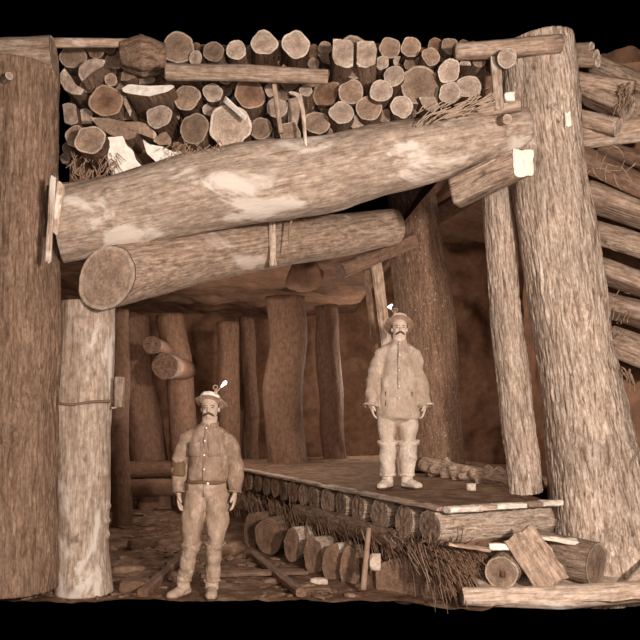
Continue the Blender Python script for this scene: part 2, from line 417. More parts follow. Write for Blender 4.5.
log('short_prop', 'short round prop with white sawn end jammed under the right end of the roof beam', 'prop', [P(523, 163, 6.0), P(456, 194, 6.35)], [.088, .10], M['bark_mid'],
    (M['split'], None), n=40, seg=26, rough=.10, prof='square', sq=1.15, cutn=(.42,-.9,.0), ridges=.004, cutlabel='white sawn end')
plank('bearing_timber', 'dark squared timber under the right end of the round cross beam', 'timber', P(341, 271, 8.5), P(412, 241, 8.9), .2, .17, M['peel_dark'])
plank('bearing_timber', 'dark squared timber slanting up to the right behind the spotted post', 'timber', P(418, 226, 10.7), P(486, 186, 11.0), .3, .26, M['peel_deep'])
plank('prop_board', 'pale narrow board leaning behind the head of the miner on the platform', 'board', P(376, 262, 8.75), P(404, 477, 9.3), .125, .05, M['peel_mid'], up=(0,-1,0))
plank('prop_board', 'darker thin board directly left of the pale leaning board', 'board', P(366, 270, 8.85), P(386, 440, 9.4), .07, .05, M['peel_dark'], up=(0,-1,0))
log('spotted_post', 'dark post flecked with pale spots behind the miner on the platform', 'post',
    [P(432, 466, 9.8), P(424, 300, 9.8), P(409, 180, 9.8)], [R(32,9.8), R(29,9.8), R(23,9.8)], M['bark_spot'], n=100, seg=120, rough=.05, ridges=.010)
log('bark_post', 'slender pale-barked post standing on the platform left of the big right trunk', 'post',
    [P(526, 493, 7.25), P(512, 350, 7.25), P(493, 188, 7.2)], [R(16,7.25), R(15.5,7.25), R(14,7.2)], M['bark_pale'], n=90, seg=260, rough=.05, wob=.2, ridges=.016)
log('trunk_post', 'massive leaning trunk with pale furrowed bark at the right', 'post',
    [P(611, 590, 6.95), P(603, 520, 6.95), P(586, 420, 6.95), P(574, 350, 6.95), P(553, 200, 6.95), P(536, 45, 6.95)],
    [R(64,6.95), R(49,6.95), R(41,6.95), R(37.5,6.95), R(37,6.95), R(36,6.95)], M['bark_pale'], n=240, seg=420, rough=.05, wob=.03, ridges=.022,
    knots=[(.85,-1.6,.1,.04),(.5,-1.5,.12,.03),(.25,-.9,.1,.04)])
log('stub_log', 'stubby log with pale ringed end at the top left of the massive trunk', 'log', [P(507, 58, 6.35), P(500, 62, 6.75)], [R(9.5,6.35), .085], M['bark_mid'], (M['end_pale'], None), n=30, seg=6)
plank('peeled_slab', 'narrow upright peeled slab below the stubby log, left of the massive trunk', 'slab', P(495, 58, 6.5), P(499, 110, 6.5), .08, .05, M['peel'], up=(0,-1,0), ends=.03)
plank('bright_chip', 'small white wood chip on the left edge of the massive trunk above the roof beam', 'chip', P(505, 97, 6.45), P(514, 97, 6.45), .06, .07, M['white'], ends=.02)
plank('bright_chip', 'small white wood chip on the right edge of the massive trunk', 'chip', P(567, 113, 6.6), P(568, 127, 6.6), .055, .05, M['white'], up=(0,-1,0), ends=.02)

# ------------------------------------------------------------------ stack of round and split logs above the beam
GR = 'round and split logs stacked above the roof beam'
E, EP, ED = 'end_mid', 'end_pale', 'end_dark'
# px, py, radius px, depth, material, profile, rotation(deg), label
stack = [
 (73,57,13,6.9,E,'round',0,'round log end in the top left corner of the stack'),
 (92,69,15,6.7,EP,[(78,74),(79,66),(85,60),(95,58),(106,61),(104,67),(95,72),(90,75),(82,82),(80,78)],0,'half-round log, curved side up, in the upper left of the stack'),
 (71,83,16,6.65,EP,[(64,67),(59,74),(60,82),(65,90),(73,95),(84,96),(85,91),(76,85),(72,78),(66,70)],0,'half-round log, curved side down-left, at the left edge of the stack'),
 (106,101,16.5,6.65,ED,'round',0,'dark round log end near the left edge, ringed heart showing'),
 (115,60,10,6.95,E,'round',0,'small dim log end near the top, above the curved half log on the left'),
 (111,80,6,6.85,E,'square',10,'tiny squared billet just above the dark round end on the left'),
 (70,114,12,6.75,EP,[(62,104),(70,103),(77,106),(79,124),(71,125),(64,122)],0,'pale squared chunk at the left edge below the half logs'),
 (87,117,9,6.8,EP,[(80,108),(88,109),(93,112),(92,124),(82,124)],0,'narrow pale splinter chunk left of and under the dark round end'),
 (90,140,15,6.35,E,'round',0,'log end bulging forward at the lower left of the stack, above the beam'),
 (76,137,11,6.6,E,'round',0,'log end partly hidden behind the bulging lower left log'),
 (126,158,22,6.55,'white',[(108,139),(124,137),(127,146),(133,150),(136,160),(148,172),(142,176),(125,182),(113,178),(109,165)],0,'large white split wedge near the lower left of the stack'),
 (164,153,21,6.55,'white',[(143,140),(150,145),(163,147),(174,152),(180,150),(184,157),(180,163),(170,167),(158,164),(148,155)],0,'white split half-moon log right of the large white wedge'),
 (124,129,32,6.6,E,[(93,121),(110,120),(125,122),(140,120),(149,123),(156,132),(152,137),(146,134),(138,130),(134,138),(126,140),(112,137),(100,130)],0,'curved bark slab arching over the large white wedge'),
 (149,89,27,6.5,'white',[(121,86),(127,82),(150,86),(172,87),(176,89),(168,94),(150,97),(130,93),(122,90)],0,'long white sliver-shaped split log near the upper left'),
 (159,117,13.5,6.6,EP,'round',0,'round log end with a bright rim under the long white sliver'),
 (129,74,10,6.75,E,[(120,80),(121,72),(127,66),(134,64),(136,66),(137,79),(128,81)],0,'small half log left of a bright upright edge above the white sliver'),
 (146,77,10,6.77,E,[(139,84),(139,69),(144,69),(152,74),(157,82),(150,84)],0,'small half log right of a bright upright edge above the white sliver'),
 (128,106,11,6.7,EP,[(123,96),(126,95),(127,100),(132,111),(131,118),(128,112),(124,104)],0,'small pale crescent right of the dark round end'),
 (143,102,7,6.75,EP,[(139,97),(149,98),(146,106),(143,107)],0,'small split quarter tucked left of the bright-rimmed end'),
 (126,116,8,6.85,E,[(120,116),(124,111),(131,112),(133,120),(122,120)],0,'small split piece deep behind the crescents on the left'),
 (163,139,9,6.65,E,[(153,141),(160,133),(166,131),(171,138),(171,145),(160,146)],0,'small three-cornered split log under the bright-rimmed end'),
 (187,98,13.5,6.65,E,'round',0,'mid-size round end below the left part of the long split pole'),
 (213,93,10,6.6,EP,'round',0,'small round end with pale ring left of the white stick'),
 (230,127,21,6.55,EP,'round',0,'largest pale speckled round end, left of centre on the beam'),
 (194,129,15,6.6,E,'round',0,'round end with clear rings left of the largest speckled one'),
 (177,150,9,6.75,ED,'round',0,'small dark end low between the white half-moon and the ringed end'),
 (210,109,8,6.75,EP,'round',0,'small pale end squeezed above the largest speckled one'),
 (250,94,15,6.6,ED,'round',0,'dark oval end with thin pale rim right of the white stick'),
 (261,129,11.5,6.6,E,'round',0,'round end right of the largest speckled one on the beam'),
 (243,146,7,6.8,E,'round',0,'tiny end wedged on the beam beneath the largest speckled one'),
 (271,90,6.5,6.7,EP,'round',0,'tiny round end right of the dark oval one'),
 (277,108,11,6.65,EP,'round',0,'round end crossed by a thin upright stake'),
 (294,111,14,6.7,EP,[(288,100),(298,98),(300,112),(297,124),(288,124)],0,'pale squared billet right of the thin upright stake'),
 (290,133,11,6.6,E,'round',0,'round end resting on the beam at the foot of the upright stake'),
 (306,91,6.5,6.6,EP,'round',0,'tiny oval end under the right tip of the long split pole'),
 (317,123,13,6.65,E,'round',0,'grey round end right of the curled bark strip'),
 (328,95,15,6.8,ED,[(315,85),(338,82),(342,90),(332,106),(316,104),(312,95)],0,'dark split block below the right tip of the long split pole'),
 (342,113,12.5,6.55,EP,'round',0,'pale round end left of centre of the right half of the stack'),
 (351,92,13,6.65,E,'round',0,'round end just under the big bright split block'),
 (369,108,13,6.6,E,'round',0,'round end on the beam below the notched bright end'),
 (381,91,11.5,6.5,EP,'round',0,'bright notched round end overlapping its upper neighbour'),
 (394,76,10.5,6.6,EP,'round',0,'round end with bright rim behind and above the notched one'),
 (402,107,11.5,6.55,EP,'round',0,'bright round end on the beam left of the big rough end'),
 (420,86,20,6.65,E,'round',0,'biggest rough-faced round end in the right half of the stack'),
 (431,57,9.5,6.7,E,'round',0,'round end above the biggest rough one'),
 (449,71,11,6.5,EP,'round',0,'brightest round end at the right of the stack'),
 (450,93,10.5,6.5,EP,'round',0,'pale round end directly below the brightest one'),
 (468,87,13,6.6,EP,'round',0,'pale round end rightmost above the twigs'),
 (430,104,12,6.6,EP,[(418,98),(441,96),(440,106),(432,112),(424,110)],0,'half-round log, flat side up, under the biggest rough end'),
 (463,62,8,6.7,E,'round',0,'small round end right of and above the brightest one'),
 (479,61,7,6.7,E,'round',0,'small end at the far right under the top board'),
 (465,66,6,6.62,EP,'half',0,'small pale split piece right of the brightest end'),
 (343,53,15,6.45,EP,[(333,40),(350,40),(354,44),(353,66),(348,68),(335,65),(332,58)],0,'left bright face of the big split block at the top of the stack'),
 (367,54,14,6.45,EP,[(357,41),(374,42),(377,50),(375,64),(366,68),(357,66)],0,'right bright face of the big split block at the top of the stack'),
 (382,63,7,6.7,EP,'round',0,'small pale end right of the big split block'),
 (390,48,11,6.75,E,'round',0,'dim round end at the top, right of the big split block'),
 (399,62,6,6.65,EP,'half',70,'small pale wedge above the biggest rough end'),
 (365,78,6,6.7,E,'half',20,'small three-cornered piece beneath the big split block'),
 (411,47,10,6.85,E,'round',0,'dim round end at the very top, above the biggest rough one'),
 (450,46,9,6.85,E,'round',0,'dim round end at the very top, above the brightest one'),
 (264,43,13.5,6.6,EP,'round',0,'left of the two large twin ends above the long split pole'),
 (296,45,14,6.6,EP,'round',0,'right of the two large twin ends above the long split pole'),
 (236,50,10,6.65,EP,'round',0,'ringed round end left of the twin ends above the split pole'),
 (214,52,10.5,6.7,E,'round',0,'dim end left of the ringed one above the split pole'),
 (196,58,7,6.65,EP,'round',0,'small end with pale edge above the split pole, next to a big one'),
 (178,48,16,6.7,E,'round',0,'large smooth end at the top, above the left tip of the split pole'),
 (324,58,8,6.8,E,[(318,55),(328,52),(330,64),(322,62)],0,'small wedge left of the big split block'),
 (325,48,7,6.9,E,'round',0,'dim small end at the top between twin ends and split block'),
 (326,132,7,6.75,E,'round',0,'tiny end on the beam right of the grey round end'),
 (357,122,7,6.7,EP,'square',20,'tiny pale billet on the beam below the pale round end'),
 (385,116,7,6.75,E,'round',0,'tiny end on the beam between two round ends right of centre'),
 (412,113,5,6.75,E,'round',0,'tiny end on the beam left of the upturned half log'),
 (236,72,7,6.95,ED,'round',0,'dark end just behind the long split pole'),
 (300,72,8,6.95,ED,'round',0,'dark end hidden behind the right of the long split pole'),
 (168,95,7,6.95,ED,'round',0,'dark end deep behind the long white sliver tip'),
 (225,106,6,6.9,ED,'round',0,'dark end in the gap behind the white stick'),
 (354,58,20,6.62,E,'round',0,'thick bark-covered log behind the big split block at the top'),
]
for (px, py, r, D, em, pf, rot, lb) in stack:
    D0 = D+.02; A = P(px, py, D0)
    d = Vector((random.uniform(-.10, .10), 1, random.uniform(-.08, .05))).normalized()
    Lg = random.uniform(.55, .8)
    rr = R(r, D0); sq = 1. if pf != 'round' else random.uniform(.88, 1.05)
    if not isinstance(pf, str): pf = [((x-px)/r, (y-py)/r) for x, y in pf]
    bm_ = random.choice(['bark_dim', 'bark_dark', 'bark_dim'])  # darker barks, the light's falloff over the stack put into their colour
    log('split_log' if pf != 'round' else 'stacked_log', lb+', one log of the stack above the beam' if len(lb.split()) < 9 else lb, 'log',
        [A, A+d*Lg], [rr, rr*.97], M[bm_], (M[em], None), n=36, seg=5, rough=.10 if pf == 'round' else .03, wob=.02, prof=pf,
        rot=0 if not isinstance(pf, str) else (math.radians(180-rot) if pf != 'round' else random.uniform(0, 6)), sq=sq,
        group=GR, tilt=(random.uniform(-.2,.2), random.uniform(-.2,.2)))
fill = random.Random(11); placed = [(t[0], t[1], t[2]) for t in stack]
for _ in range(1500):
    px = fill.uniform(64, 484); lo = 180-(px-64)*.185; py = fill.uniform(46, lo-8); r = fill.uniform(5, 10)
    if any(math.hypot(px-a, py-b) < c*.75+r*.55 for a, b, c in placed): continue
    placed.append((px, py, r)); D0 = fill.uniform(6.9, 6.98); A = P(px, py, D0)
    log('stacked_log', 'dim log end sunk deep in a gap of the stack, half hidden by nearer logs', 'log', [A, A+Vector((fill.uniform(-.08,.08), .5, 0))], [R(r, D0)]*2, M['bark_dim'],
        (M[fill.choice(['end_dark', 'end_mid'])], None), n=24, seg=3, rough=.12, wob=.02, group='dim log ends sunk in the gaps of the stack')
log('split_pole', 'long split pole lying across the front of the log stack', 'pole', [P(167, 72, 6.3), P(250, 73, 6.3), P(328, 77, 6.3)], [R(8.5,6.3), R(8.,6.3), R(6.5,6.3)], M['peel_mid'],
    (M['end_pale'], M['end_pale']), n=24, seg=40, rough=.1)
log('bark_log', 'thick rough bark log at the top of the stack near the left', 'log', [P(120, 56, 6.62), P(142, 57, 6.6), P(166, 58, 6.7)], [.09, .15, .11], M['bark_dim'], n=50, seg=30, rough=.3, ridges=.012)
log('top_plate', 'pale timber along the very top left of the log stack', 'timber', [P(54, 43, 6.5), P(128, 43, 6.6)], [.04, .035], M['peel_mid'], n=20, seg=14, rough=.1)
log('top_plate', 'long weathered timber along the very top right of the log stack', 'timber', [P(455, 52, 6.5), P(560, 44, 6.6)], [.07, .08], M['peel_mid'], n=20, seg=14, rough=.1)
log('split_stick', 'short white split stick slanting across the stack left of centre', 'stick', [P(224, 99, 6.4), P(246, 119, 6.4)], [.032, .022], M['white'], n=14, seg=8, rough=.12, prof='half', rot=2.5)
log('thin_stake', 'thin upright stake standing against the stack below the split pole', 'stake', [P(274, 82, 6.4), P(281, 133, 6.4)], [.022, .02], M['peel_mid'], n=12, seg=12, rough=.1)
log('curled_strip', 'curled pale bark strip hanging upright at the centre of the stack', 'bark strip', [P(290, 92, 6.4), P(299, 95, 6.38), P(303, 112, 6.38), P(306, 147, 6.36)], [.022, .03, .024, .014], M['peel'], n=12, seg=24, rough=.12, sq=.5)
# backing sheet put in behind the logs to fill the dark gaps
surf('stack_backing', M['rock'], lambda u, v: (-2.3+3.95*u, 7.05+nn((4*u, 0, 2*v), 2, .08), 3.45+.48*u+(1.5-.48*u)*v), 60, 30)
segs = []
for _ in range(70):
    x = random.uniform(415, 484); y = random.uniform(108, 122)-(x-440)*.2
    segs.append((bent(P(x, y, 6.35), P(x+random.uniform(8, 22), y-random.uniform(2, 14), 6.3), .08), .006))
twig_mesh('twig_litter', segs, M['twig_pale'], 'bundle of dry twigs at the lower right of the stack, on the roof beam', 'twigs')
segs = []
for _ in range(90):
    x = random.uniform(70, 118); y = random.uniform(150, 186)
    segs.append((bent(P(x, y, 6.5), P(x+random.uniform(-9, 9), y+random.uniform(4, 14), 6.5), .08), .005))
for _ in range(60):
    x = random.uniform(170, 220); y = random.uniform(140, 160)
    segs.append((bent(P(x, y, 6.3), P(x+random.uniform(-9, 9), y+random.uniform(4, 8), 6.3), .08), .005))
twig_mesh('bark_shreds', segs, M['twig'], 'loose bark shreds hanging at the lower left of the log stack', 'bark shreds')

# ------------------------------------------------------------------ lagging of the right wall
G2 = 'lagging timbers of the right wall'
lag = [
 ((560,49),(591,47),.04,'peel_mid','topmost thin board end right of the massive trunk'),
 ((560,54),(596,55),.045,'peel_mid','second thin board end from the top right of the massive trunk'),
 ((556,62),(598,61),.05,'peel_mid','third thin board end from the top right of the massive trunk'),
 ((594,64),(655,90),.085,'bark_mid','crooked splintered branch log sloping down at the top right corner'),
 ((565,80),(632,92),.095,'peel_mid','slab right below the thin board ends at the upper right'),
 ((585,94),(624,110),.13,'peel_mid','wide weathered block above the level pole at the upper right'),
 ((566,116),(618,127),.08,'peel_mid','low slab lying just above the level pole'),
 ((615,105),(660,112),.12,'bark_mid','block end at the right edge just above the level pole'),
 ((566,136),(660,124),.075,'peel_mid','level round pole crossing the lagging right of the trunk'),
 ((568,146),(660,134),.045,'peel','pale thin board under the level pole'),
 ((574,158),(660,200),.14,'peel_dark','dark split log sloping below the pale thin board'),
 ((600,148),(662,166),.07,'peel_dark','dark slab above the dark split log at the right edge'),
 ((584,196),(665,224),.145,'peel_mid','topmost of the wide sloping slabs below the dark split log'),
 ((588,234),(665,258),.135,'bark_mid','wide rough sloping slab, second below the dark split log'),
 ((592,269),(665,296),.13,'peel_mid','darker sloping slab in the middle of the right wall'),
 ((604,306),(665,324),.14,'peel_mid','thick pale log near the lower end of the right wall'),
 ((606,342),(668,366),.16,'bark_mid','lowest sloping log of the right wall with twigs beneath'),
]
for (a, b, r, m, lb) in lag:
    log('lagging_log', lb, 'log', [P(a[0], a[1], 7.25), P(b[0], b[1], 6.95)], [r, r*1.05], M[m], (M['end_mid'], M['end_pale']) if b[0] < 630 and a[0] > 580 else ((None, M['end_pale']) if b[0] < 630 else (None, None)),
        n=44, seg=34, rough=.09, prof='most' if r > .12 else 'round', rot=random.uniform(-.4, .4)+PI, group=G2, ridges=.008 if 'bark' in m else .003, body='timber')
def twigs_at(x0, y0, x1, y1, D, n, dx, dy, name, label, mat, r=.006):
    segs = []
    for _ in range(n):
        x = random.uniform(x0, x1); y = random.uniform(y0, y1)
        segs.append((bent(P(x, y, D), P(x+random.uniform(-dx, dx), y+random.uniform(0, dy), D-.05), .1), r))
    return twig_mesh(name, segs, mat, label, 'twigs')
twigs_at(617, 82, 634, 105, 6.85, 45, 6, 16, 'twig_bunch', 'bunch of dry twigs stuck in the upper right lagging', M['twig'])
twigs_at(612, 366, 632, 378, 6.8, 26, 7, 18, 'twig_bunch', 'twigs hanging below the lowest log of the right wall', M['twig'])
twigs_at(590, 140, 640, 175, 6.75, 16, 14, 18, 'root_hairs', 'fine roots dangling over the dark split log', M['twig_pale'], .003)
twigs_at(606, 290, 632, 352, 6.8, 24, 6, 9, 'twig_bunch', 'short twigs poking between the lower logs of the right wall', M['twig'])
surf('wall_behind', M['rock'], lambda u, v: (2.3+2.6*u, 7.75+nn((3*u, 0, 5*v), 1.2, .12), -.1+5.2*v), 50, 80)

# ------------------------------------------------------------------ platform crib
K = Vector((.97, 6.2, 0)); a_ = Vector((.9, .44, 0)).normalized(); d_ = Vector((-.44, .9, 0)).normalized()
# deck of trodden dirt on the crib
bm = bmesh.new(); g = []; NI, NJ = 90, 110
TOP = .80
def deckpt(i, j):
    u = i/NI; v = j/NJ; s = u*3.6; t = -.02+v*6.4
    return K+a_*(s)+d_*t
for side in (0, 1):
    layer = []
    for i in range(NI+1):
        col = []
        for j in range(NJ+1):
            p = deckpt(i, j); z = TOP+.012+(nn((p.x, p.y, 0), 3, .014) if side == 0 else -.03)
            if i*3.6/NI > 1.1:      # behind the trunk's foot the deck starts further back
                p = p+d_*max(0, (1-j/NJ))*min(1., (i*3.6/NI-1.1)*2.5)*1.0
            col.append(bm.verts.new((p.x, p.y, z)))
        layer.append(col)
    g.append(layer)
for i in range(NI):
    for j in range(NJ):
        bm.faces.new((g[0][i][j], g[0][i+1][j], g[0][i+1][j+1], g[0][i][j+1])); bm.faces.new((g[1][i][j], g[1][i][j+1], g[1][i+1][j+1], g[1][i+1][j]))
for i in range(NI):
    for j in (0, NJ): bm.faces.new((g[0][i][j], g[0][i+1][j], g[1][i+1][j], g[1][i][j]))
for j in range(NJ):
    for i in (0, NI): bm.faces.new((g[0][i][j], g[0][i][j+1], g[1][i][j+1], g[1][i][j]))
dk = from_bm('platform_deck', bm, M['deck']); tagg(dk, 'dark dirt-covered deck of the timber platform under the second miner', 'platform')
G3 = 'upper row of crib logs under the platform edge'
# upper row : visible end centre (px), px half-height
up = [(430,522,17.5,'rightmost and nearest end of the upper crib row, its pale side showing'),
 (404,515,17,'large end second from the near corner of the upper crib row'),
 (379,508,14.5,'end third from the near corner of the upper crib row, with a wide gap'),
 (358,506,14,'bright-sided end below the standing miner\'s left foot, upper crib row'),
 (341,501,13.5,'end just left of the bright-sided one in the upper crib row'),
 (327,497,12.5,'end left of a narrow gap in the upper crib row, under the miner'),
 (313,493,13,'broad end in the middle of the upper crib row'),
 (303,492,11,'narrow end left of the broad middle one in the upper crib row'),
 (293,489,10.5,'end near the middle of the upper row, sixth from the far end'),
 (283,487,10.5,'end fifth from the far end of the upper crib row'),
 (275,485,9.5,'end fourth from the far end of the upper crib row'),
 (266,482,9.5,'third end from the far left of the upper crib row'),
 (257,480,9,'second end from the far left of the upper crib row'),
 (248,477,9,'farthest left end of the upper crib row, beside the standing miner\'s hand')]
tt = [((lambda q: (q*K.y-K.x)/(d_.x-q*d_.y))((u[0]-320)/F)) for u in up]
for k, (px, py, hh, lb) in enumerate(up):
    # find t along the row where the row's edge projects on px
    q = (px-320)/F; t = (q*K.y-K.x)/(d_.x-q*d_.y); D = K.y+d_.y*t
    z = TOP-.02-R(hh, D); A = K+d_*t; A.z = z
    hw = min([R(hh, D)*.95]+[abs(t-o)*.5 for i, o in enumerate(tt) if i != k])
    L = 1.22 if k == 0 else (1.0 if k < 3 else 1.9)
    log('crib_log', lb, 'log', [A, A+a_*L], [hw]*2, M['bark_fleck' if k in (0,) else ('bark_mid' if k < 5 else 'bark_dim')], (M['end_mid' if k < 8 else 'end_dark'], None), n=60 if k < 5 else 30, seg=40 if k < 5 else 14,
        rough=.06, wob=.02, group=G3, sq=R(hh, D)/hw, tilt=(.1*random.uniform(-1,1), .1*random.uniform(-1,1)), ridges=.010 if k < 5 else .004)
# deck edging
plank('edge_plank', 'long dusty plank along the diagonal edge of the platform', 'plank', K+d_*.0+Vector((.02,.0,TOP+.0)), K+d_*4.9+Vector((.02,.0,TOP+.0)), .12, .035, M['peel_mid'])
for (s0, s1, m, lb) in [(.02,.30,'split','leftmost short pale board on top of the nearest crib log'), (.31,.47,'peel','short board second from the left on the nearest crib log'),
                        (.49,.80,'split','longest pale board on top of the nearest crib log'), (.82,.97,'peel_mid','dull short board third along the nearest crib log'), (.99,1.2,'split','right-hand pale board on the nearest crib log, by the trunk')]:
    plank('deck_board', lb, 'board', K+a_*s0-d_*.07+Vector((0,0,TOP)), K+a_*s1-d_*.07+Vector((0,0,TOP-.005)), .1, .05, M[m], ends=.01)
# longitudinal timbers and brush between the rows
log('stringer_log', 'dusty round stringer log running along the crib between its two rows of ends', 'log', [K+d_*.55-a_*.02+Vector((0,0,.455)), K+d_*2.7-a_*.03+Vector((0,0,.455))], [.085,.10], M['bark_dim'], (None, None), n=36, seg=40, rough=.06)
def brush(t0, t1, z0, z1, n, name, label, mat, s0=-.12, r=.0045, ln=(.12, .38)):
    segs = []
    for _ in range(n):
        t = random.uniform(t0, t1); z = random.uniform(z0, z1); p = K+d_*t+a_*random.uniform(s0, .2)+Vector((0,0,z))
        L = random.uniform(*ln); fan = random.gauss(0, .5)
        q = p+(-d_*math.cos(fan)*.8+Vector((0,0,-1))*math.sin(fan+.45)-a_*random.uniform(0, .25))*L
        segs.append((bent(p, q, .06), r*random.uniform(.6, 1.5)))
    twig_mesh(name, segs, mat, label, 'brush')
brush(.1, 1.9, .40, .54, 520, 'brush_layer', 'layer of cut brush packed under the near end of the crib\'s upper row', M['twig_dark'])
brush(.0, 1.2, .38, .52, 150, 'brush_layer', 'paler twigs poking out over the brush at the near end of the crib', M['twig'], -.16)
brush(-.12, .12, .34, .52, 260, 'brush_layer', 'tangle of brush sagging at the near corner of the crib over the low log end', M['twig_dark'], -.1, .005, (.15, .4))
segs = []
for _ in range(240):
    p = K+a_*random.uniform(0, .42)-d_*random.uniform(-.02, .1)+Vector((0,0,random.uniform(.25, .52))); L = random.uniform(.12, .3)
    segs.append((bent(p, p+(a_*random.uniform(-.2, .9)+Vector((0,0,-.6)))*L, .06), random.uniform(.003, .006)))
twig_mesh('brush_layer', segs, M['twig_dark'], 'brush packed under the side of the nearest crib log, left of the knotted end', 'brush')
brush(1.9, 4.9, .38, .54, 620, 'brush_layer', 'darker brush packed under the far end of the crib\'s upper row', M['twig_dark'], -.2, .006)
bmf = bmesh.new()
bmesh.ops.create_cube(bmf, size=1)
bmesh.ops.subdivide_edges(bmf, edges=bmf.edges, cuts=24, use_grid_fill=True)
for v in bmf.verts:
    s = v.co.x+.5; t = v.co.y+.5; z = v.co.z+.5
    p = K+a_*(.3+s*.9)+d_*(.1+t*4.7); v.co = Vector((p.x, p.y, .02+z*.49))+Vector([nn(p*1+Vector((0,0,z)), 5, .04, k*9) for k in range(3)])
tagg(from_bm('crib_fill', bmf, M['rock']), 'dark earth filling packed inside the timber crib', 'earth fill')
# lower row
G4 = 'lower row of log ends along the foot of the crib'
low = [(252,531,8,18,8.9,E,'leftmost end of the lower crib row, narrow and leaning'),
 (269,536,13,18,8.5,E,'round broad end second from the left in the lower crib row'),
 (292,545,7,17,7.9,ED,'dark end with a white split side, left of the middle of the lower row'),
 (313,556,8,19,7.55,ED,'dark end with a white split side in the middle of the lower row'),
 (333,565,9,21,7.25,ED,'split end with a curved edge painted bright as if lit, lower row near the middle'),
 (350,568,9,22,7.05,ED,'broad dull end behind the upright stick in the lower row'),
 (372,577,8,17,6.9,ED,'narrow end just right of the upright stick in the lower row'),
 (400,581,22,24,6.7,E,'big rounded end near the right of the lower row'),
 (437,591,14,12,6.5,E,'low end at the near corner of the lower row under the brush')]
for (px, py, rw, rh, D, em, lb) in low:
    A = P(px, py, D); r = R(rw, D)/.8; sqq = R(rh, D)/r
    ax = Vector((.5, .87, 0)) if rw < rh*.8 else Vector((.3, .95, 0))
    rt = log('foot_log', lb, 'log', [A, A+ax.normalized()*.36], [r, r*.9], M['peel'] if 'white' in lb or 'bright' in lb else M['bark_dim'], (M['end_foot'], None), n=36, seg=8, rough=.08, wob=.02, group=G4,  # bright ones take pale wood, side light put into their colour
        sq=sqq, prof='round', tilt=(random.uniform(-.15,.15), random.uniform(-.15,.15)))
log('upright_stick', 'thin upright stick leaning on the lower crib row', 'stick', [P(363, 590, 6.55), P(369, 528, 6.7)], [.028, .022], M['twig'], n=12, seg=10)
rock('pale_rock', 'bright pale rock between two lower log ends', 'rock', P(375, 562, 6.6), (.06,.05,.09), M['pale_stone'])
rock('pale_rock', 'bright stone at the foot of the white-sided middle log end', 'rock', P(319, 581, 7.05), (.1,.06,.035), M['pale_stone'])
rock('platform_stone', 'small round stone on the deck beside the knotted log', 'stone', P(471, 487, 7.45)+Vector((0,0,.0)), (.055,.05,.045), M['pale_stone'])
log('knotted_log', 'knotty pale log lying on the platform behind the miner', 'log', [P(538, 486, 7.55), P(480, 476, 8.4), P(424, 464, 9.3)], [.085, .09, .09], M['bark_mid'], n=40, seg=120, rough=.08, ridges=.004,
    knots=[(t/11+.03, random.choice([2.2, 2.9, 3.5, -2.6, -1.8]), .07, .055) for t in range(11)]+[(t/9, random.uniform(-3, 3), .06, .05) for t in range(9)])

# foreground debris right
log('fallen_log', 'short thick log lying on the ground before the trunk, round end facing us', 'log', [P(596, 564, 6.15), P(500, 540, 6.95)], [R(22,6.15), R(19,6.95)], M['bark_mid'], (M['end_mid'], None), n=44, seg=30, rough=.06, ridges=.006, tilt=(.15,0))
log('knot_log', 'low log end with a dark heart knot right of the brush', 'log', [P(502, 573, 6.05), P(520, 556, 6.55)], [R(17,6.05), .14], M['bark_mid'], (M['end_mid'], None), n=36, seg=14, rough=.07, ridges=.005)
rock('heart_knot', 'dark knot at the centre of the low log end', 'knot', P(503, 574, 6.035), (.025,.02,.03), M['bark_dark'])
plank('bark_board', 'broad bark slab leaning from the crib down to the ground', 'board', P(518, 533, 6.05), P(553, 585, 5.98), .27, .05, M['peel_mid'], up=(-.2,-1,.5), rough=.012, ends=.05)
plank('thin_board', 'thin pale board slanting below the crib toward the trunk', 'board', P(530, 536, 6.15), P(600, 546, 6.3), .1, .04, M['split'], rough=.01)
plank('white_block', 'small white squared block on top of the knotted low log end', 'block', P(489, 547, 6.05), P(511, 547, 6.05), .05, .055, M['white'])
log('buried_timber', 'pale half-buried timber along the foreground at the lower right', 'timber', [P(462, 597, 5.95), P(560, 597, 5.95), P(655, 590, 6.0)], [.07, .09, .08], M['peel'], (M['end_mid'], None), n=30, seg=30, rough=.1)
surf('floor_right', M['pale_dirt'], lambda u, v: (1.25+2.2*u, 5.9+.75*v, .17+.03*math.sin(v*PI)+nn((3*u, v, 0), 3, .03)), 60, 20)
log('ground_pole', 'pale pole on the pale ground beside the trunk foot, at the right edge', 'pole', [P(622, 592, 6.0), P(652, 560, 6.25)], [.04, .04], M['peel'], n=16, seg=8)
plank('thin_board', 'narrow splintered plank along the foot of the nearest crib log', 'board', P(448, 544, 6.0), P(490, 550, 6.0), .07, .03, M['peel_mid'], rough=.008)

# ------------------------------------------------------------------ dusk at the back: props of the inner chamber
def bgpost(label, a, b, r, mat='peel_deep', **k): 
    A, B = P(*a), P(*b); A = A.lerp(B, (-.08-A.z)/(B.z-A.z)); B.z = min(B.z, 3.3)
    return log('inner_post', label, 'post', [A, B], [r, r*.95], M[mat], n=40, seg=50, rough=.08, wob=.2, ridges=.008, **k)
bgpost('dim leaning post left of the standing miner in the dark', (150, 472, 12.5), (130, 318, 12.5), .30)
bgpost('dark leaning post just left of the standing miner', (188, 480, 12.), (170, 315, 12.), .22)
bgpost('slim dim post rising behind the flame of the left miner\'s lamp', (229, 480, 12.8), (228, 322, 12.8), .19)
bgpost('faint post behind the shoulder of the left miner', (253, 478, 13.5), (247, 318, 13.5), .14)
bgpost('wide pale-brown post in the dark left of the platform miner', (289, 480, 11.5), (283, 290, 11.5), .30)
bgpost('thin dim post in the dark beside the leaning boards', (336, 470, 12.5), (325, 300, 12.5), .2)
bgpost('dark post directly inside the opening left edge', (122, 480, 10.5), (118, 310, 10.5), .14)
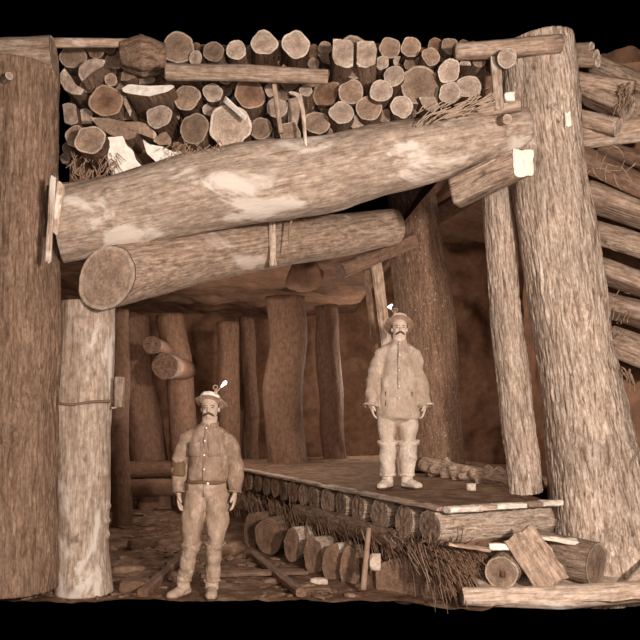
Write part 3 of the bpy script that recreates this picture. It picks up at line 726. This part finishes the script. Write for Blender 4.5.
log('roof_log', 'upper of two faint round log ends in the dark behind the small block', 'log', [P(152, 345, 10.5), P(170, 352, 12)], [R(9,10.5), .11], M['peel_deep'], (M['peel_dark'], None), n=28, seg=6)
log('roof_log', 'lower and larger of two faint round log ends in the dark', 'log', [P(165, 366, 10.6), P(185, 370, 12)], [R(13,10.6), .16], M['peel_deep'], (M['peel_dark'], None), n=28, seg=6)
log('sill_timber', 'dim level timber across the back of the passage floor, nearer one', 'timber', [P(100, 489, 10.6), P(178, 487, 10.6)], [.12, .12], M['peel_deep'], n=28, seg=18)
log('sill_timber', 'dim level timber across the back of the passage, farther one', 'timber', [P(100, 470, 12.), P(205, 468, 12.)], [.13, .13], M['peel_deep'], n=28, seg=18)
rock('roof_slab', 'crooked dark rock hanging from the roof right of the batten', 'rock', P(305, 275, 9.6), (.16, .4, .25), M['roof_rock'], .5)
# rubble
bm = bmesh.new(); r2 = random.Random(3)
for _ in range(900):
    y = 6.55+8*r2.random()**1.7; x = r2.uniform(-3.6, 1.2)
    q = (x-K.x)*a_.x+(y-K.y)*a_.y
    if q > -.45: continue
    if abs(x+.95) < .4 and abs(y-6.6) < .35: continue
    s = r2.uniform(.012, .05)*(1+.4*(y-6.5)/8); res = bmesh.ops.create_icosphere(bm, subdivisions=2, radius=s); rz = Matrix.Rotation(r2.uniform(0, 6), 3, 'Z')
    fx, fy, fz = r2.uniform(.7, 2.6), r2.uniform(.6, 1.1), r2.uniform(.2, .6)
    for v in res['verts']:
        c = v.co*(1+.35*noise.noise(v.co/s*1.4+Vector((x*9, y*9, 0)))); c = rz @ Vector((c.x*fx, c.y*fy, c.z*fz)); v.co = c+Vector((x, y, fh(x, y)+s*.2))
tagg(from_bm('loose_rubble', bm, M['stone'], smooth=False), 'loose broken rock strewn over the passage floor', 'rubble', None, 'stuff')
for (px, py, D, s, rt, lb) in [(300,583,6.95,(.17,.07,.035),.2,'flat pale stone slab lying on the floor by the lower log ends'), (272,577,7.15,(.13,.06,.03),-.3,'flat stone slab left of the pale slab, by the crib foot'),
        (230,545,8.6,(.2,.12,.09),.4,'broad rock between the left miner and the crib'), (135,585,6.8,(.16,.12,.07),.1,'rounded rock at the foot of the peeled post'),
        (143,520,8.9,(.2,.14,.08),.6,'low rock in the passage left of the miner\'s thigh'), (318,592,6.75,(.15,.06,.03),0,'flat stone nearest the camera beside the crib foot'),
        (128,552,7.6,(.2,.12,.05),.3,'flat rock in the passage right of the peeled post')]:
    p = P(px, py, D); p.z = fh(p.x, p.y)+s[2]*.5; rock('floor_rock', lb, 'rock', p, s, M['stone'], rt, 'rocks on the passage floor')
plank('track_rail', 'dim wooden rail running on the floor right of the left miner', 'rail', (-.72, 8.2, .06), (-.16, 6.5, .05), .09, .07, M['peel_dark'])
plank('track_rail', 'dim wooden rail running on the floor behind the left miner\'s boots', 'rail', (-1.45, 8.4, .06), (-1.5, 6.5, .05), .09, .07, M['peel_deep'])
plank('track_tie', 'dusty sleeper plank on the floor between miner and crib', 'plank', (-.95, 7.25, .05), (-.15, 7.35, .05), .12, .05, M['peel_dark'])

# ------------------------------------------------------------------ people
def chain(bm, pts, rs, n=20, ref=Vector((1,0,0))):
    """closed tube through pts; rs = (across, deep) radii"""
    pts = [Vector(p) for p in pts]; rows = []
    for i, p in enumerate(pts):
        t = (pts[min(i+1, len(pts)-1)]-pts[max(i-1, 0)]).normalized()
        x = (ref-t*ref.dot(t)).normalized(); y = t.cross(x)
        r = rs[i]; r = r if isinstance(r, tuple) else (r, r)
        rows.append([bm.verts.new(p+x*math.cos(2*PI*k/n)*r[0]+y*math.sin(2*PI*k/n)*r[1]) for k in range(n)])
    for j in range(len(rows)-1):
        for k in range(n): bm.faces.new((rows[j][k], rows[j][(k+1)%n], rows[j+1][(k+1)%n], rows[j+1][k]))
    for row, q, o in ((rows[0], pts[0], pts[1]), (rows[-1], pts[-1], pts[-2])):
        r = min(rs[0] if isinstance(rs[0], (int, float)) else min(rs[0]), 1) if row is rows[0] else (rs[-1] if isinstance(rs[-1], (int, float)) else min(rs[-1]))
        tip = bm.verts.new(q+(q-o).normalized()*r*.6)
        for k in range(n): bm.faces.new((row[k], row[(k+1)%n], tip))
def ell(bm, c, r, rot=None, seg=20):
    mt = Matrix.Translation(c) @ (rot or Matrix.Identity(4)) @ Matrix.Diagonal((r[0], r[1], r[2], 1))
    bmesh.ops.create_uvsphere(bm, u_segments=seg, v_segments=seg//2+2, radius=1, matrix=mt)
def fuse(name, bm, mat, parent, voxel=.008, sm=4, disp=None):
    """merge the shapes in bm into one continuous surface"""
    me = bpy.data.meshes.new(name+'_src'); bmesh.ops.recalc_face_normals(bm, faces=bm.faces); bm.to_mesh(me); bm.free()
    t = bpy.data.objects.new('t', me); C.objects.link(t)
    r = t.modifiers.new('r', 'REMESH'); r.mode = 'VOXEL'; r.voxel_size = voxel
    if sm: s = t.modifiers.new('s', 'SMOOTH'); s.iterations = sm; s.factor = .5
    dg = bpy.context.evaluated_depsgraph_get(); dg.update(); m2 = bpy.data.meshes.new_from_object(t.evaluated_get(dg)); m2.name = name
    bpy.data.objects.remove(t); bpy.data.meshes.remove(me)
    if disp:
        ns = [v.normal.copy() for v in m2.vertices]
        for v, nr in zip(m2.vertices, ns): v.co += nr*disp(v.co)
    return link(name, m2, mat, parent)
def wr(a, sx, sz, o=0., a2=.0):
    def f(p): return (.18-abs(noise.noise(Vector((p.x*4+o, p.y*4, p.z*9+p.x*6)))))*a*.9+a*noise.noise(Vector((p.x*sx+o, p.y*sx, p.z*sz)))+a2*.35*noise.noise(Vector((p.x*sx*2.6, p.y*sx*2.6+o, p.z*sz*2.8)))
    return f

def person(label, loc, J, style, rz=0.):
    SK = style['skin']
    root = empty('person', loc); root.rotation_euler = (0, 0, rz); tagg(root, label, 'person')
    bm = bmesh.new(); hz = J['head']; hx = J['hx']
    # trunk, neck
    chain(bm, [(0,0,.85), (0,0,.92), (0,0,1.03), (0,-.005,1.18), (0,0,1.32), (0,.005,1.41), (hx*.5,.005,1.47)], [(.11,.075), (.14,.095), (.135,.095), (.155,.105), (.17,.10), (.13,.075), (.055,.055)])
    chain(bm, [(hx*.4,.01,1.42), (hx,-.005,1.55)], [.066, .066])
    # head
    ell(bm, (hx, .012, hz+.035), (.079, .098, .088)); ell(bm, (hx, -.022, hz-.03), (.066, .070, .080)); ell(bm, (hx, -.044, hz-.074), (.043, .040, .034))
    ell(bm, (hx, -.074, hz+.022), (.052, .016, .014)); ell(bm, (hx-.03, -.066, hz-.03), (.024,.02,.022)); ell(bm, (hx+.03, -.066, hz-.03), (.024,.02,.022))
    chain(bm, [(hx,-.080,hz+.018), (hx,-.094,hz-.006), (hx,-.104,hz-.026)], [.009, .012, .016], 10); ell(bm, (hx, -.083, hz-.058), (.024,.013,.008)); ell(bm, (hx, -.08, hz-.07), (.02,.013,.008))
    for s in (-1, 1): ell(bm, (hx+s*.074, .012, hz-.008), (.010, .018, .028))
    # arms, hands, legs, feet
    for s, (sh, el, wrp, hd) in ((-1, J['armL']), (1, J['armR'])):
        sh, el, wrp = Vector(sh), Vector(el), Vector(wrp)
        chain(bm, [(s*.09,0,1.36), sh, sh.lerp(el, .5), el, el.lerp(wrp, .5), wrp], [.05, .05, .047, .042, .04, .030])
        dn = Vector(hd).normalized(); side = Vector((0,-1,0)); palm = wrp+dn*.05
        fw = (side-dn*side.dot(dn)).normalized(); nrm = dn.cross(fw)
        chain(bm, [wrp, wrp+dn*.03, wrp+dn*.065, wrp+dn*.092], [(.030,.022), (.041,.020), (.047,.018), (.044,.016)], 16, fw)
        inw = Vector((-s, 0, 0))
        for k, (ln, off) in enumerate(((.072, .034), (.080, .0115), (.075, -.0115), (.060, -.034))):
            b = wrp+dn*.088+fw*off; c1 = .35+.12*k
            p1 = b+dn*ln*.45+fw*off*.12+inw*.006; p2 = p1+dn*ln*.32*math.cos(c1)+inw*ln*.32*math.sin(c1); p3 = p2+dn*ln*.28*math.cos(c1*2)+inw*ln*.28*math.sin(c1*2)
            chain(bm, [b-dn*.02, b, p1, p2, p3], [.011, .011, .0105, .0095, .008], 10)
        b = wrp+dn*.025+fw*.026
        chain(bm, [b, b+fw*.02+dn*.022+inw*.01, b+fw*.027+dn*.045+inw*.02, b+fw*.024+dn*.066+inw*.028], [.016, .0145, .0125, .010], 10)
    for s, (hp, kn, an, toe) in ((-1, J['legL']), (1, J['legR'])):
        hp, kn, an = Vector(hp), Vector(kn), Vector(an)
        chain(bm, [hp, hp.lerp(kn, .5), kn, kn.lerp(an, .35), an], [.088, .072, .052, .05, .036])
        chain(bm, [an+Vector((0,.03,-.02)), an+Vector((0,0,-.045)), Vector(toe)], [(.03,.03), (.036,.03), (.032,.02)], 14)
    body = fuse('body', bm, SK, root, .0048, 3)
    # face
    for s in (-1, 1):
        b = bmesh.new(); ell(b, (hx+s*.030, -.0795, hz+.004), (.012, .007, .005), None, 12); from_bm('eye', b, M['eye'], root)
        b = bmesh.new(); chain(b, [(hx+s*.012,-.089,hz+.02), (hx+s*.028,-.09,hz+.026), (hx+s*.048,-.078,hz+.018)], [.0025, .0032, .002], 8); from_bm('eyebrow', b, M['face_hair'], root)
    b = bmesh.new()
    for s in (-1, 1): chain(b, [(hx,-.101,hz-.043), (hx+s*.018,-.101,hz-.047), (hx+s*.036,-.09,hz-.058), (hx+s*.046,-.076,hz-.07)], [.009, .0105, .008, .003], 10)
    fuse('moustache', b, M['face_hair'], root, .003, 1)
    b = bmesh.new(); ell(b, (hx, .03, hz+.03), (.081, .09, .085)); ell(b, (hx-.072,.0,hz+.03), (.012,.03,.03)); ell(b, (hx+.072,.0,hz+.03), (.012,.03,.03)); fuse('hair', b, M['face_hair'], root, .005, 2)
    S = style
    # trousers
    b = bmesh.new(); W = S['waist']
    chain(b, [(0,0,.80), (0,0,.83), (0,0,.87), (0,0,.94), (0,0,W)], [(.05,.05), (.10,.075), (.15,.108), (.175,.13), (.168,.122)], 28)
    for s, (hp, kn, an, toe) in ((-1, J['legL']), (1, J['legR'])):
        hp, kn, an = Vector(hp), Vector(kn), Vector(an); m = hp.lerp(kn, .5)+Vector((s*.008,0,0))
        chain(b, [hp+Vector((0,0,.04)), hp.lerp(kn, .2)+Vector((s*.004,0,0)), m, kn+Vector((0,0,.06)), kn, kn.lerp(an, .2)], [(.10,.115), (.10,.11), (.095,.102), (.088,.095), (.082,.09), (.07,.08)], 24)
    tr = fuse('trousers', b, S['trouser'], root, .009, 4, wr(.020, 10, 7, 3, .010))
    b = bmesh.new(); chain(b, [(0.0,-.132,.87), (0,-.134,.92), (0,-.126,W-.01)], [(.008,.004)]*3, 8); from_bm('fly_seam', b, S['seam'], tr)
    for s, (hp, kn, an, toe) in ((-1, J['legL']), (1, J['legR'])):
        kn, an, toe = Vector(kn), Vector(an), Vector(toe)
        # leg wrapping with a rolled top and gathered ankle
        b = bmesh.new(); g0 = kn.lerp(an, S['wtop'])
        q = kn-an
        prs = [(0, .085), (.12, .074), (.4, .074), (.7, .064), (.95, .054)]
        chain(b, [g0.lerp(an, t) for t, _ in prs], [(r*S['wk'], r*S['wk']*1.05) for _, r in prs], 24)
        for tt, rr, th in ((0, .082, .017), (.06, .079, .014), (.93, .06, .014)):
            c = g0.lerp(an, tt); ring = [c+Vector((math.cos(u*PI/8)*rr*S['wk'], math.sin(u*PI/8)*rr*S['wk'], .008*math.sin(u*1.7+tt*9))) for u in range(17)]
            chain(b, ring, [th*.8]*17, 8, Vector((0,0,1)))
        fuse('leg_wrap', b, S['wrap'], root, .007, 3, wr(.014, 12, 14, s*4, .008))
        # boot
        b = bmesh.new(); hd = (toe-an); hd.z = 0; hd.normalize(); cr = Vector((-hd.y, hd.x, 0))
        heel = Vector((an.x, an.y, .04))-hd*.055; tp = heel+hd*.265
        chain(b, [an+Vector((0,0,.09)), an+Vector((0,0,.02)), Vector((an.x, an.y, .06))], [.056, .056, .06], 20)
        chain(b, [heel, heel+hd*.08+Vector((0,0,.012)), heel+hd*.15+Vector((0,0,.006)), tp-hd*.05, tp-hd*.015], [(.042,.04), (.045,.052), (.049,.044), (.05,.036), (.036,.026)], 20, cr)
        bo = fuse('boot', b, S['boot'], root, .006, 3, lambda p: .006*noise.noise(p*18))
        b = bmesh.new(); chain(b, [heel-Vector((0,0,.028)), heel+hd*.08-Vector((0,0,.028)), tp-hd*.06-Vector((0,0,.028)), tp-hd*.01-Vector((0,0,.028))], [(.043,.012), (.04,.012), (.052,.012), (.035,.012)], 16, cr)
        from_bm('sole', b, M['face_hair'], bo)
    # upper garment
    b = bmesh.new(); H = S['hem']
    chain(b, S['torso_pts'], S['torso_r'], 32)
    for s, (sh, el, wrp, hd) in ((-1, J['armL']), (1, J['armR'])):
        sh, el, wrp = Vector(sh), Vector(el), Vector(wrp); e = wrp+(wrp-el).normalized()*S['cuffext']
        chain(b, [(s*.05,0,1.43), (s*.11,0,1.40), (s*.158,0,1.345), sh.lerp(el, .3), sh.lerp(el, .6), el, el.lerp(e, .5), el.lerp(e, .9), e], [(.05,.05), (.062,.07), (.074,.08)]+[(r, r*1.05) for r in S['sleeve']], 22)
    up_ = fuse('shirt' if S['kind'] == 'shirt' else 'coat', b, S['top'], root, .009, 4, wr(.022, 9, 5, 7, .012))
    b = bmesh.new()
    yb = S['front']
    chain(b, [(hx*.6, -.065, 1.475), (hx*.3, yb+.015, 1.36), (0, yb, 1.22), (0, yb+.0, 1.08), (0, yb+.0, max(H, .98)+.02)][:5 if S['kind']=='shirt' else 5], [(.016,.006)]*5, 10); 
    pl = fuse('front_placket', b, S['seam2'], up_, .005, 1)
    b = bmesh.new()
    ring = [(hx*.8+math.cos(u*PI/10-PI/2)*.07, .0+math.sin(u*PI/10-PI/2)*.068, 1.472-.012*math.cos(u*PI/10)) for u in range(1, 20)]
    chain(b, ring, [(.028,.012)]*19, 10, Vector((0,0,1))); fuse('collar', b, S['top'], up_, .006, 2)
    for z in S['buttons']:
        b = bmesh.new(); ell(b, (hx*.5*max(0, (z-1.2)*3), yb-.012+(.02 if z > 1.42 else 0)+(.03 if z > 1.44 else 0), z), (.009,.005,.009), None, 10); from_bm('button', b, M['button'], up_)
    for s in (-1, 1):
        if S['kind'] == 'shirt':
            b = bmesh.new(); bmesh.ops.create_cube(b, size=1, matrix=Matrix.Translation((s*.082, yb+.012, 1.27)) @ Matrix.Rotation(s*.28, 4, 'Z') @ Matrix.Diagonal((.1,.014,.12,1)))
            bmesh.ops.bevel(b, geom=b.edges, offset=.005, segments=2); from_bm('breast_pocket', b, S['top'], up_)
        else:
            b = bmesh.new(); chain(b, [(s*.13, yb+.035, .97), (s*.13, yb+.035, .83)], [(.005,.004)]*2, 8); from_bm('pocket_slit', b, M['face_hair'], up_)
        a = J['armL' if s < 0 else 'armR']; el, wrp = Vector(a[1]), Vector(a[2]); e = wrp+(wrp-el).normalized()*S['cuffext']; dn = (e-el).normalized()
        b = bmesh.new(); rr = S['sleeve'][-1]*1.02
        q = Vector((0,0,1)).rotation_difference(dn); ring = [e+q @ Vector((math.cos(u*PI/8)*rr, math.sin(u*PI/8)*rr, 0)) for u in range(17)]
        chain(b, ring, [.013 if S['kind'] == 'coat' else .010]*17, 8, dn); from_bm('cuff', b, S['top'], up_)
    if S['kind'] == 'shirt':
        b = bmesh.new(); el, wrp = Vector(J['armL'][1]), Vector(J['armL'][2])
        chain(b, [el+(wrp-el)*-.12, el.lerp(wrp, .15), el.lerp(wrp, .42)], [.073, .072, .066], 22); o = fuse('sleeve_patch', b, M['patch'], up_, .007, 3, wr(.008, 9, 8, 2, .004)); o['label'] = 'dark patch on the sleeve'
        b = bmesh.new(); ring = [(math.cos(u*PI/14)*.172, math.sin(u*PI/14)*.13, W-.012+.004*math.sin(u)) for u in range(29)]; chain(b, ring, [(.017,.008)]*29, 8, Vector((0,0,1))); be = from_bm('belt', b, M['patch'], root)
        b = bmesh.new(); ell(b, (.03, -.138, W-.02), (.012,.006,.012), None, 10); from_bm('buckle', b, M['button'], be)
    # hat with oil lamp
    b = bmesh.new(); tz = S['hat_tilt']
    rotm = Matrix.Translation((hx, .022, hz+.055)) @ Matrix.Rotation(tz[0], 4, 'X') @ Matrix.Rotation(tz[1], 4, 'Y')
    ell(b, (0,.01,.02), (.092,.105,.068)); chain(b, [(0,.03,-.010), (0,.03,-.003), (0,.03,.004)], [(S['brim']-.012,S['brim']), (S['brim'],S['brim']+.012), (S['brim']-.012,S['brim'])], 36)
    b.transform(rotm); hat = fuse('hat', b, M['hat'], root, .005, 2, lambda p: .010*noise.noise(p*14)+.004*noise.noise(p*40))
    b = bmesh.new(); chain(b, [(-.075,-.062,.018), (-.05,-.09,.024), (0,-.104,.027), (.05,-.09,.024), (.075,-.062,.018)], [(.024,.012), (.026,.012), (.027,.012), (.026,.012), (.02,.012)], 14, Vector((0,0,1)))
    b.transform(rotm); fuse('hat_front', b, M['hat_pale'], hat, .005, 1)
    b = bmesh.new(); lx, ly, lz = S['lamp']
    chain(b, [(lx,ly,lz-.02), (lx,ly,lz+.015), (lx,ly,lz+.032)], [.02, .018, .008], 16); chain(b, [(lx,ly,lz+.01), (lx+S['sp']*.022,ly-.006,lz+.03), (lx+S['sp']*.036,ly-.01,lz+.055)], [.007, .006, .005], 10)
    ring = [(lx-S['sp']*.01+math.cos(u*PI/8)*.019, ly-.012, lz+.048+math.sin(u*PI/8)*.019) for u in range(17)]; chain(b, ring, [.0045]*17, 8, Vector((0,1,0)))
    b.transform(rotm); from_bm('cap_lamp', b, M['metal'], hat)
    b = bmesh.new(); chain(b, [Vector((lx+S['sp']*.036, ly-.01, lz+.055))+Vector(q) for q in S['flame']], S['flame_r'], 14)
    b.transform(rotm); fuse('lamp_flame', b, M['flame'], hat, .004, 2)
    return root

J1 = dict(head=1.615, hx=.03, armL=((-.16,0,1.34), (-.235,.02,1.13), (-.235,-.03,.90), (.04,-.10,-1)), armR=((.172,0,1.34), (.258,.02,1.13), (.245,-.03,.90), (-.04,-.10,-1)),
     legL=((-.085,0,.86), (-.13,-.01,.47), (-.20,.0,.11), (-.26,-.12,.02)), legR=((.088,0,.86), (.075,-.01,.47), (.045,.0,.11), (.06,-.14,.02)))
S1 = dict(skin=M['skin_dusty'], kind='shirt', waist=1.0, hem=.985, trouser=M['trouser'], seam=M['trouser'], seam2=M['shirt'], wrap=M['wrap'], boot=M['boot'], top=M['shirt'], wtop=.06, wk=1.0, cuffext=-.0,
     torso_pts=[(0,0,.985), (0,0,1.02), (0,0,1.1), (0,0,1.25), (0,0,1.36), (.01,.0,1.43), (.02,0,1.47)], torso_r=[(.165,.12), (.18,.135), (.178,.138), (.178,.138), (.168,.115), (.12,.09), (.078,.072)],
     sleeve=[.078, .072, .068, .064, .057, .05], front=-.142, buttons=[1.447, 1.34, 1.22, 1.10], brim=.148, hat_tilt=(-.45, .14), lamp=(.045, -.085, .05), sp=1,
     flame=[(0,0,0), (.012,0,.022), (.026,0,.045), (.034,0,.062)], flame_r=[.006, .012, .019, .012])
person('miner in dusty shirt and rolled leg wraps standing on the ground below the platform', (-.975, 6.6, .0), J1, S1)
J2 = dict(head=1.606, hx=.02, armL=((-.16,0,1.34), (-.235,.01,1.10), (-.268,-.05,.86), (.12,-.15,-1)), armR=((.16,0,1.34), (.235,.01,1.10), (.268,-.05,.86), (-.12,-.15,-1)),
     legL=((-.095,0,.84), (-.10,-.01,.45), (-.10,.0,.11), (-.17,-.14,.02)), legR=((.10,0,.84), (.105,-.01,.45), (.10,.0,.11), (.19,-.14,.02)))
S2 = dict(skin=M['skin'], kind='coat', waist=1.02, hem=.72, trouser=M['coat_leg'], seam=M['coat_leg'], seam2=M['coat'], wrap=M['gaiter'], boot=M['gaiter'], top=M['coat'], wtop=-.05, wk=1.18, cuffext=.03,
     torso_pts=[(0,0,.70), (0,0,.73), (0,0,.95), (0,0,1.15), (0,0,1.34), (.0,.0,1.42), (.01,0,1.465)], torso_r=[(.215,.15), (.222,.16), (.205,.155), (.188,.145), (.17,.12), (.11,.09), (.075,.072)],
     sleeve=[.076, .072, .068, .070, .073, .074], front=-.162, buttons=[1.445, 1.33, 1.18, 1.02, .9], brim=.152, hat_tilt=(-.62, .05), lamp=(-.05, -.085, .05), sp=-1,
     flame=[(0,0,0), (-.012,0,.02), (-.03,0,.028), (-.012,0,.04), (.008,0,.06)], flame_r=[.008, .014, .014, .014, .012])
person('miner in long pale canvas coat and gaiters standing on the timber platform', (.78, 7.72, TOP+.012), J2, S2)

# ------------------------------------------------------------------ lights
def point(name, loc, e, rad, col=(1,.93,.86)):
    l = bpy.data.lights.new(name, 'POINT'); l.energy = e; l.shadow_soft_size = rad; l.color = col
    o = bpy.data.objects.new(name, l); C.objects.link(o); o.location = loc; return o
point('flash', (2.2, -.2, 2.3), 1900, .15, (1,.90,.815))
point('front_fill', (.1, .0, 2.2), 860, 1.8, (1,.90,.815))  # added soft lamp, lifts the shadows left by the flash
point('inner_fill', (2.9, 8.3, 1.2), 14, .3, (1,.88,.77))  # inner lamps are added fill, unseen, lifting the chamber's darks
point('inner_fill', (-.4, 9.6, 2.2), 48, .9, (1,.88,.77))
point('inner_fill', (2.0, 8.5, 2.6), 42, .7, (1,.88,.77))
point('inner_fill', (-1.8, 11.0, 2.2), 75, .9, (1,.88,.77))
point('inner_fill', (1.0, 13.0, 2.2), 150, .9, (1,.88,.77))
w = bpy.data.worlds.new('World'); bpy.context.scene.world = w; w.use_nodes = True
w.node_tree.nodes['Background'].inputs[0].default_value = (0, 0, 0, 1)

cam = bpy.data.cameras.new('camera'); co = bpy.data.objects.new('camera', cam); C.objects.link(co)
co.location = (0, 0, CH); co.rotation_euler = (PI/2, 0, 0); cam.sensor_width = 36; cam.lens = 36*F/640; cam.shift_y = (HZ-320)/640
bpy.context.scene.camera = co
vs = bpy.context.scene.view_settings; vs.view_transform = 'Standard'; vs.look = 'None'; vs.gamma = 1; vs.exposure = .28; vs.use_curve_mapping = False
